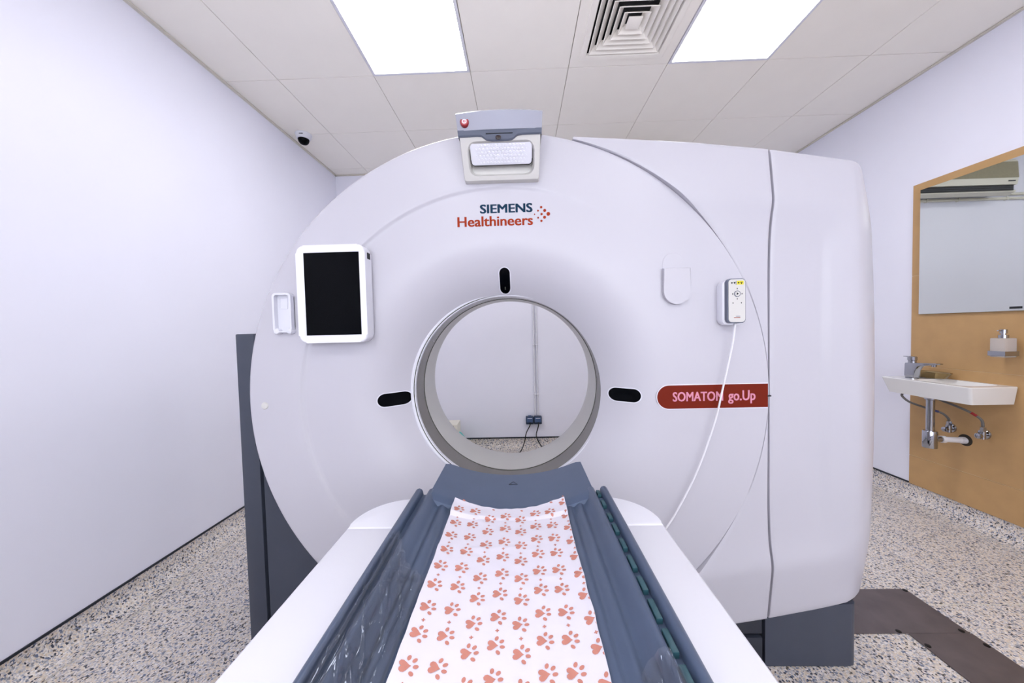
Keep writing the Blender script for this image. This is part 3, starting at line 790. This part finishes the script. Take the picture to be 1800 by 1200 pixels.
for a, b in (((cx_-.012, .985), (cx_, 1.003)), ((cx_, 1.003), (cx_+.012, .985)), ((cx_+.012, .985), (cx_-.012, .985))):
    m.tube([(a[0], a[1], zhead((a[0]-XT)/.202)+.0016), (b[0], b[1], zhead((b[0]-XT)/.202)+.0016)], .0009, 6)
m.build('arrow_mark', 'slate', HE)
# teal clips in the accessory channels
CL = [(.842, .869), (.790, .819), (.735, .761), (.686, .718), (.634, .667), (.580, .616), (.530, .563), (.476, .515), (.425, .463), (.374, .412), (.323, .361)]
for a, b in CL:
    m = MB().box(XT+.2125, XT+.2215, a+.002, b, .7945, .8035, bev=.0012); m.build('channel_clip', 'clip_teal', PT)
# printed sheet
SX0, SX1, SY0, SY1 = -.1725, .1010, -.60, .862
def sheet_edge(side_, y):
    j = noise.noise(Vector((y*26, side_*7, 1)))*.0016+noise.noise(Vector((y*5, side_*3, 4)))*.0025
    return (SX0 if side_ < 0 else SX1)+j
def sheet_pt(x, y):
    w_ = noise.noise(Vector((x*18, y*9, 0)))*.0016 + noise.noise(Vector((x*45+y*20, y*30, 5)))*.0007 + .0012*math.exp(-((y-.70-.12*x)/.006)**2) + .001*math.exp(-((y-.61+.1*x)/.005)**2)
    zb = ztab(x)
    zz = zb+.0030+abs(w_)
    if y > .80: zz = max(zz, zhead((x-XT-.002)/.202)+.0035+abs(w_)) + .004*sstep(.84, .862, y)*(abs(x-XT)/.13)
    return Vector((x, y, zz))
m = MB()
def sfn(u, v):
    y = SY0+(SY1-SY0)*v
    y += (-.018*(1-abs((u-.47)/.53)**1.6)+.004*noise.noise(Vector((u*14, 2, 2))))*sstep(.93, 1, v)
    x = sheet_edge(-1, y)+(sheet_edge(1, y)-sheet_edge(-1, y))*u
    return sheet_pt(x, y)
m.grid(sfn, 70, 260)
SH = m.build('table_sheet', 'sheet', None, angle=80)
tag(SH, 'white disposable sheet printed with salmon paw prints on the table', 'sheet')
# the print: hearts with four toes, small plus signs
def heart(n=18):
    P = []
    for k in range(n):
        t = 2*pi*k/n; x = 16*math.sin(t)**3; y = 13*math.cos(t)-5*math.cos(2*t)-2*math.cos(3*t)-math.cos(4*t)
        P.append((-(y+2)/17*.0094, x/17*.0086))      # lobes to the left, tip to the right
    return P
mp = MB()
def stamp(P, cx_, cy_, rot):
    c_, s_ = math.cos(rot), math.sin(rot); Q = [(cx_+x*c_-y*s_, cy_+x*s_+y*c_) for x, y in P]
    if any(y > .838+.9*abs(x+.036)**1.6 for x, y in Q): return
    Q = [(min(max(x, sheet_edge(-1, y)+.0006), sheet_edge(1, y)-.0006), y) for x, y in Q]
    if max(q[0] for q in Q)-min(q[0] for q in Q) < .0008: return
    ctr = (sum(q[0] for q in Q)/len(Q), sum(q[1] for q in Q)/len(Q)); V = []
    for s in (1, .5):
        for x, y in Q:
            p = sheet_pt(ctr[0]+(x-ctr[0])*s, ctr[1]+(y-ctr[1])*s); V.append((p.x, p.y, p.z+.0007))
    p = sheet_pt(*ctr); V.append((p.x, p.y, p.z+.0007)); n = len(Q)
    mp.add(V, [(k, (k+1) % n, n+(k+1) % n, n+k) for k in range(n)]+[(n+k, n+(k+1) % n, 2*n) for k in range(n)])
HP = heart()
def ell(cx_, cy_, a, b, rot, n=12): return [(cx_+a*math.cos(2*pi*k/n)*math.cos(rot)-b*math.sin(2*pi*k/n)*math.sin(rot), cy_+a*math.cos(2*pi*k/n)*math.sin(rot)+b*math.sin(2*pi*k/n)*math.cos(rot)) for k in range(n)]
cols = [(-.1545, .483, 1), (-.1165, .485, 1), (-.080, .4625, 0), (-.0435, .4745, 1), (-.0085, .4605, 0), (.0260, .4795, 1), (.0610, .4775, 1), (.0975, .4580, 0)]
for ci, (x, y0_, par) in enumerate(cols):
    for k in range(-22, 10):
        y = y0_+.0478*k; rot = random.uniform(-.15, .3)
        dx = random.uniform(-.001, .001)
        stamp([(a-.0045, b) for a, b in HP], x+dx, y, rot)
        for tx, ty, ta in ((.0002, .0112, 1.2), (.0078, .0068, .6), (.0092, -.0018, .0), (.0038, -.0104, -.8)):
            stamp(ell(tx, ty, .0038, .0027, ta), x+dx, y, rot)
        if (k % 2 == 0) == (par == 1 or ci in (2, 4, 7)):
            for a, b in ((.0028, .0009), (.0009, .0028)):
                stamp([(-a, -b), (a, -b), (a, b), (-a, b)], x, y+.0242, .1)
pw = mp.build('paw_print', 'paw', SH, smooth=False, recalc=False)
pw['kind'] = 'stuff'; pw['label'] = 'salmon paw prints and small plus signs'

# clear plastic film over the left grooves, and a scrap over the right ridge
def film(name, label, x0f, x1f, ya, ybf, seed, lift, nu, nv):
    m = MB()
    def fn(u, v):
        x = x0f+(x1f-x0f)*u; yb = ybf(u); y = ya+(yb-ya)*v
        base = ztab(x)
        # film bridges the grooves
        base = max(base, .5*(ztab(x-.012)+ztab(x+.012)))
        wv = (noise.noise(Vector((x*34+seed, y*6, seed)))+.45)*lift
        for k, (ax, ay, am) in enumerate(((70, -9, .30), (42, 16, .34), (95, 5, .16), (30, -26, .22))):
            wv += (1-min(1, abs(noise.noise(Vector((x*ax+y*ay, y*4+k*5, seed+k))))*4))**2*lift*am
        wv = max(0, wv)
        edge_ = sstep(0, .1, u)*sstep(1, .85, u)*.6+.4
        return Vector((x, y, base+.0015+wv*edge_))
    m.grid(fn, nu, nv)
    o = m.build(name, 'film', None, angle=180)
    return tag(o, label, 'plastic film')
film('plastic_film', 'clear crinkled plastic film lying over the table grooves beside the sheet', -.2640, -.1755, -.5, lambda u: interp([(0, .682), (.2, .672), (.34, .645), (.62, .602), (1, .588)], u)+.004*math.sin(u*40), 3.3, .0065, 90, 420)
film('plastic_film', 'small clear plastic scrap on the ridge beside the row of teal clips', .135, .181, -.3, lambda u: .405+.018*math.sin(u*pi)**.7, 8.1, .009, 40, 200)

# ------------------------------------------------------------------ steel trench plates
PLT = empty('trench_plate', (1.42, 1.46, 0), 'dark steel floor cover plate running out from the scanner base', 'floor plate', 'steel trench covers')
MB().box(1.162, 1.700, 1.3445, 1.574, .0008, .004, bev=.0008, seg=1).build('plate', 'steel_brown', PLT)
for x, y in ((1.690, 1.563), (1.440, 1.352), (1.678, 1.353)):
    MB().lathe([(.009, 0), (.009, .0016), (.006, .0022), (0, .0022)], (x, y, .0038), n=14).build('screw', 'screw', PLT)
PLT2 = empty('trench_plate', (1.585, .5, 0), 'dark steel floor cover plate running parallel to the tiled wall', 'floor plate', 'steel trench covers')
MB().box(1.467, 1.704, -.4, 1.3425, .0008, .004, bev=.0008, seg=1).build('plate', 'steel_brown', PLT2)
for x, y in ((1.480, 1.290), (1.692, 1.290), (1.480, .6), (1.692, .6)):
    MB().lathe([(.009, 0), (.009, .0016), (.006, .0022), (0, .0022)], (x, y, .0038), n=14).build('screw', 'screw', PLT2)

# ------------------------------------------------------------------ washbasin corner
XW = XR-.010
WB = empty('washbasin', (2.46, 2.08, .757), 'small white rectangular ceramic washbasin on the beige tiles', 'washbasin')
bx0, bx1, by0, by1, bz0, bz1 = 2.368, XW, 1.893, 2.352, .747, .842
m = MB()
o_top = rrect(bx0, bx1, by0, by1, .012, 4); o_bot = rrect(bx0+.022, bx1, by0+.012, by1-.026, .012, 4); n = len(o_top)
inr = rrect(bx0+.034, bx1-.020, by0+.045, by1-.150, .045, 4)
def lp(P, z): return [(x, y, z) for x, y in P]
o_t2 = rrect(bx0+.003, bx1, by0+.003, by1-.003, .010, 4)
inr2 = [(2.50+(x-2.50)*.93, 2.07+(y-2.07)*.93) for x, y in inr]; inr3 = [(2.50+(x-2.50)*.62, 2.07+(y-2.07)*.62) for x, y in inr]
L = lp(o_bot, bz0)+lp(o_top, bz1-.004)+lp(o_t2, bz1)+lp(inr, bz1)+lp(inr2, bz1-.012)+lp(inr3, bz1-.066)
m.add(L, [(a*n+k, a*n+(k+1) % n, (a+1)*n+(k+1) % n, (a+1)*n+k) for a in range(5) for k in range(n)]+[tuple(range(n))[::-1], tuple(5*n+k for k in range(n))])
m.build('basin', 'ceramic', WB, angle=35)
m = MB().lathe([(.050, 0), (.046, -.006), (.030, -.008)], (2.452, 2.145, bz0), n=28); m.build('drain_boss', 'ceramic', WB)
m = MB().lathe([(.022, 0), (.022, .002), (.014, .003), (0, .001)], (2.50, 2.07, bz1-.066), n=24); m.build('drain_ring', 'chrome', WB)
# tap
FA = empty('mixer_tap', (2.452, 2.24, bz1), 'chrome single-lever mixer tap on the washbasin rim', 'tap')
m = MB(); dy, dz = .048, -.008
m.prism([(y+dy, z+dz) for y, z in [(2.222, .8515), (2.228, .868), (2.226, .940), (2.222, .947), (2.060, .957), (2.050, .955), (2.052, .949), (2.080, .943), (2.145, .938), (2.158, .930), (2.168, .900), (2.176, .868), (2.176, .8515)]], 2.433, 2.471, 'x', bev=.004, seg=2)
m.build('body', 'chrome', FA, angle=45)
MB().lathe([(.030, .0005), (.030, .004), (.026, .006)], (2.452, 2.248, bz1), n=24).build('base_ring', 'chrome', FA)
MB().cyl((2.452, 2.130, .936), (2.452, 2.130, .926), .011, n=18).build('aerator', 'chrome', FA)
LV = MB().lathe([(.019, .938), (.019, .954), (.022, .957), (.022, .976), (.018, .980), (0, .980)], (2.452, 2.246, 0), n=24).build('lever_cap', 'chrome', FA)
MB().box(2.442, 2.462, 2.243, 2.290, .975, .980, bev=.002).build('lever', 'chrome', LV)
for P, bandm, t0, lab in (([(2.435, 2.285, .739), (2.435, 2.285, .722), (2.455, 2.262, .690), (2.50, 2.215, .663), (2.545, 2.170, .640), (2.565, 2.153, .612), (2.569, 2.151, .595)], 'hose_blue', .55, 'braided supply hose with a blue band under the washbasin'),
                          ([(2.50, 2.16, .734), (2.505, 2.13, .722), (2.52, 2.065, .698), (2.545, 2.025, .672), (2.565, 2.000, .640), (2.569, 1.996, .602)], 'hose_red', .58, 'braided supply hose with a red band under the washbasin')):
    P = spline(P, 10)
    hs = tag(MB().tube(P, .0062, 10).build('supply_hose', 'hose', None), lab, 'hose', 'supply hoses')
    k = int(len(P)*t0); MB().tube(P[k:k+6], .0068, 10).build('colour_band', bandm, hs)
# drain trap
TR = empty('drain_trap', (2.452, 2.145, .43), 'chrome bottle trap with white waste pipe under the washbasin', 'drain trap')
MB().lathe([(.0185, .535), (.0185, .726), (.026, .729), (.026, .7385)], (2.452, 2.145, 0), n=28).build('tail_pipe', 'chrome', TR)
MB().lathe([(.031, .438), (.032, .441), (.032, .536), (.030, .540), (.019, .540)], (2.452, 2.145, 0), n=32).build('trap_cup', 'chrome', TR)
MB().cyl((2.470, 2.142, .490), (2.512, 2.134, .490), .0165, n=24).build('outlet', 'chrome', TR)
m = MB().cyl((2.506, 2.135, .490), (2.524, 2.1315, .490), .0205, n=24).tube([(2.524, 2.1315, .490), (2.56, 2.125, .489), (2.60, 2.118, .488)], .0160, 20).tube([(2.60, 2.118, .488), (2.635, 2.112, .487)], .0195, 20)
m.build('waste_pipe', 'pipe_white', TR)
m = MB().lathe([(.034, -.0012), (.034, 0), (0, 0)], (XW+.0005, 2.112, .490), 'x', n=28); m.build('wall_hole', 'hole_dark', TR)
# angle valves
for (y, z), lab in (((2.181, .545), 'chrome angle valve fed by the blue-banded hose'), ((2.026, .552), 'chrome angle valve fed by the red-banded hose')):
    A = empty('angle_valve', (XW, y, z), lab, 'valve', 'angle valves under the washbasin')
    MB().lathe([(.029, 0), (.027, -.006), (.016, -.013), (.012, -.014)], (XW, y, z), 'x', n=24).build('wall_rosette', 'chrome', A)
    yy = y-.030
    m = MB().tube([(XW-.008, y, z), (2.585, y-.012, z), (2.570, yy, z)], .0105, 16); m.cyl((2.569, yy, z-.018), (2.569, yy, z+.025), .0115, n=18); m.build('body', 'chrome', A)
    MB().cyl((2.569, yy, z+.024), (2.569, yy, z+.048), .0125, n=6).build('hose_nut', 'chrome', A)
    MB().lathe([(.011, 0), (.015, -.004), (.015, -.018), (.010, -.021), (0, -.021)], (2.558, yy, z), 'x', n=16).build('knob', 'chrome', A)
# metal dish
m = MB().lathe([(0, .003), (.55, .003), (.72, .008), (.96, .038), (1.0, .041), (1.0, .043), (.95, .042), (.70, .010), (.5, .0055), (0, .0055)], (2.560, 2.245, bz1-.0028), n=40, sx=.042, sy=.112)
o = m.build('metal_dish', 'brass', None); tag(o, 'shiny oval metal dish lying on the washbasin behind the tap', 'dish')
# mirror
MI = empty('mirror', (XW, 1.7, 1.243), 'large frameless wall mirror above the washbasin', 'mirror')
MB().box(XW-.014, XW-.001, 1.05, 2.352, 1.243, 2.041, bev=.001, seg=1).build('glass_edge', 'mirror_edge', MI, smooth=False)
MB().box(XW-.0165, XW-.0135, 1.051, 2.351, 1.244, 2.040).build('mirror_glass', 'mirror', MI, smooth=False)
MB().box(XW-.0172, XW-.0164, 1.878, 1.926, 1.2535, 1.2655).build('sticker', 'seam_black', MI, smooth=False)
# soap dispenser
SD = empty('soap_dispenser', (2.56, 1.916, 1.0), 'square frosted-glass soap dispenser in a chrome wall bracket', 'soap dispenser')
MB().box(2.530, 2.592, 1.886, 1.947, .999, 1.100, bev=.004).build('bottle', 'frosted', SD)
m = MB()
for q in ((2.526, 2.531, 1.882, 1.951), (2.591, 2.598, 1.882, 1.951), (2.531, 2.591, 1.882, 1.8865), (2.531, 2.591, 1.9465, 1.951)): m.box(q[0], q[1], q[2], q[3], 1.006, 1.031)
m.box(2.596, XW, 1.898, 1.934, 1.008, 1.030); m.build('bracket', 'chrome', SD, smooth=False)
m = MB().lathe([(.018, 1.100), (.018, 1.117), (.009, 1.118), (.009, 1.124), (.0135, 1.124), (.0135, 1.144), (.012, 1.146), (0, 1.146)], (2.561, 1.916, 0), n=24)
m.box(2.530, 2.556, 1.9125, 1.9195, 1.137, 1.143, bev=.001); m.build('pump', 'chrome', SD)

# ------------------------------------------------------------------ dome camera
DC = empty('dome_camera', (-1.678, 2.80, ZC), 'small white dome security camera with black lens under the ceiling', 'security camera')
# ceiling fixed
cc = (-1.678, 2.80, 0)
MB().lathe([(.058, ZC), (.060, ZC-.006), (.056, ZC-.012), (.053, ZC-.030), (.047, ZC-.040), (.038, ZC-.042)], cc, n=32).build('base', 'off_white', DC)
MB().lathe([(.041, ZC-.038), (.0405, ZC-.050), (.036, ZC-.063), (.026, ZC-.075), (.013, ZC-.081), (0, ZC-.083)], cc, n=32).build('dome', 'black_gloss', DC)
c0 = Vector((cc[0]+.012, cc[1]-.0545, ZC-.022))
MB().box(c0.x-.014, c0.x+.014, c0.y-.002, c0.y+.004, c0.z-.0025, c0.z+.0025).build('maker_mark', 'slate_dark', DC, smooth=False)

# ------------------------------------------------------------------ back wall services
for x, lab in ((.1365, 'thin white vertical conduit above the socket, the one nearer the cream box'), (.1655, 'thin white vertical conduit beside its twin, on the air-conditioner side')):
    mm = MB().cyl((x, YB-.011, .342), (x, YB-.011, 2.33 if x < .15 else 2.37), .0085, n=12)
    cdt = empty('conduit', (x, YB-.011, .342), lab, 'conduit', 'conduits on the back wall')
    mm.build('pipe', 'off_white', cdt)
    for z in (.55, 1.05, 1.55, 2.05): MB().box(x-.013, x+.013, YB-.022, YB, z-.006, z+.006, bev=.002).build('clip', 'off_white', cdt)
for z, lab in ((2.392, 'upper horizontal white conduit under the air conditioner'), (2.350, 'lower horizontal white conduit under the air conditioner')):
    cdt = empty('conduit', (1.1, YB-.014, z-.013), lab, 'conduit', 'conduits on the back wall')
    MB().cyl((.10, YB-.014, z), (XR-.01, YB-.014, z), .013, n=14).build('pipe', 'ac_white', cdt)
    for x in (.5, .95, 1.25, 1.6, 2.1): MB().box(x-.008, x+.008, YB-.030, YB, z-.016, z+.016, bev=.002).build('clip', 'ac_white', cdt)
for x, lab in ((.0795, 'blue-grey wall socket without a conduit above it'), (.1605, 'blue-grey wall socket under the two vertical conduits')):
    sk = empty('wall_socket', (x, YB-.03, .253), lab, 'socket', 'wall sockets')
    MB().box(x-.039, x+.039, YB-.050, YB-.001, .252, .330, bev=.006).build('body', 'socket_dark', sk)
    LD = MB().box(x-.031, x+.031, YB-.060, YB-.048, .274, .322, bev=.004).build('lid', 'socket_blue', sk)
    MB().box(x-.022, x+.022, YB-.0612, YB-.0595, .3125, .317).build('label_strip', 'off_white', LD, smooth=False)
    if x < .1: MB().box(x-.016, x+.016, YB-.03, YB-.012, .329, .337).build('gland', 'socket_blue', sk, smooth=False)
for P, lab in (([(.086, YB-.058, .272), (.075, YB-.085, .245), (.040, YB-.095, .180), (.024, YB-.09, .10), (-.005, YB-.115, .03), (-.04, YB-.17, .006), (-.13, 3.29, .006), (-.25, 3.12, .006)], 'black power cable hanging from the socket without a conduit'),
               ([(.165, YB-.058, .272), (.160, YB-.08, .235), (.140, YB-.085, .165), (.150, YB-.085, .11), (.20, YB-.10, .03), (.26, YB-.12, .006), (.36, YB-.17, .006), (.46, YB-.3, .006)], 'black power cable hanging from the socket under the conduits')):
    o = MB().tube(spline(P, 8), .0052, 8).build('power_cable', 'black', None); tag(o, lab, 'cable', 'power cables')
# cream equipment box by the back wall
BX = empty('equipment_box', (-.77, 3.36, 0), 'cream box with dark slots on top by the back wall', 'box')
MB().box(-.93, -.612, 3.27, 3.45, .003, .322, bev=.006).build('body', 'box_cream', BX)
for x, z in ((-.655, .306), (-.68, .306), (-.668, .286), (-.70, .296), (-.73, .306)):
    MB().box(x-.010, x+.010, 3.2685, 3.272, z-.0045, z+.0045, bev=.001, seg=1).build('slot', 'black', BX)
m = MB().prism([(-.614, .003), (-.614, .225), (-.590, .205), (-.566, .170), (-.556, .10), (-.552, .003)], 3.27, 3.40, 'y', bev=.006)
o = m.build('turquoise_pouch', 'teal_bag', None); tag(o, 'turquoise plastic pouch leaning on the cream box', 'pouch')
# wall air conditioner, seen in the mirror
AC = empty('air_conditioner', (1.10, 3.43, 2.33), 'wall-mounted air conditioner seen only in the mirror', 'air conditioner')
ax0, ax1 = .655, 1.56
m = MB().prism([(YB-.001, 2.425), (3.40, 2.335), (3.345, 2.352), (3.34, 2.36), (3.40, 2.40), (3.375, 2.412), (3.333, 2.415), (3.325, 2.47), (3.335, 2.63), (3.36, 2.65), (YB-.001, 2.65)], ax0, ax1, 'x', bev=.003, seg=1)
m.build('casing', 'ac_white', AC, angle=30)
MB().prism([(3.3215, 2.472), (3.331, 2.618), (3.334, 2.618), (3.3265, 2.472)], ax0+.004, ax1-.004, 'x').build('front_panel', 'ac_panel', AC, smooth=False)
MB().prism([(3.3365, 2.362), (3.3365, 2.411), (3.41, 2.411), (3.41, 2.372)], ax0+.03, ax1-.03, 'x').build('outlet', 'black', AC, smooth=False)
for z in (2.378, 2.394): MB().box(ax0+.032, ax1-.032, 3.335, 3.3385, z-.0014, z+.0014).build('vane', 'slate', AC, smooth=False)
MB().box(ax0+.03, ax0+.09, 3.3235, 3.3275, 2.440, 2.450).build('maker_mark', 'slate_dark', AC, smooth=False)
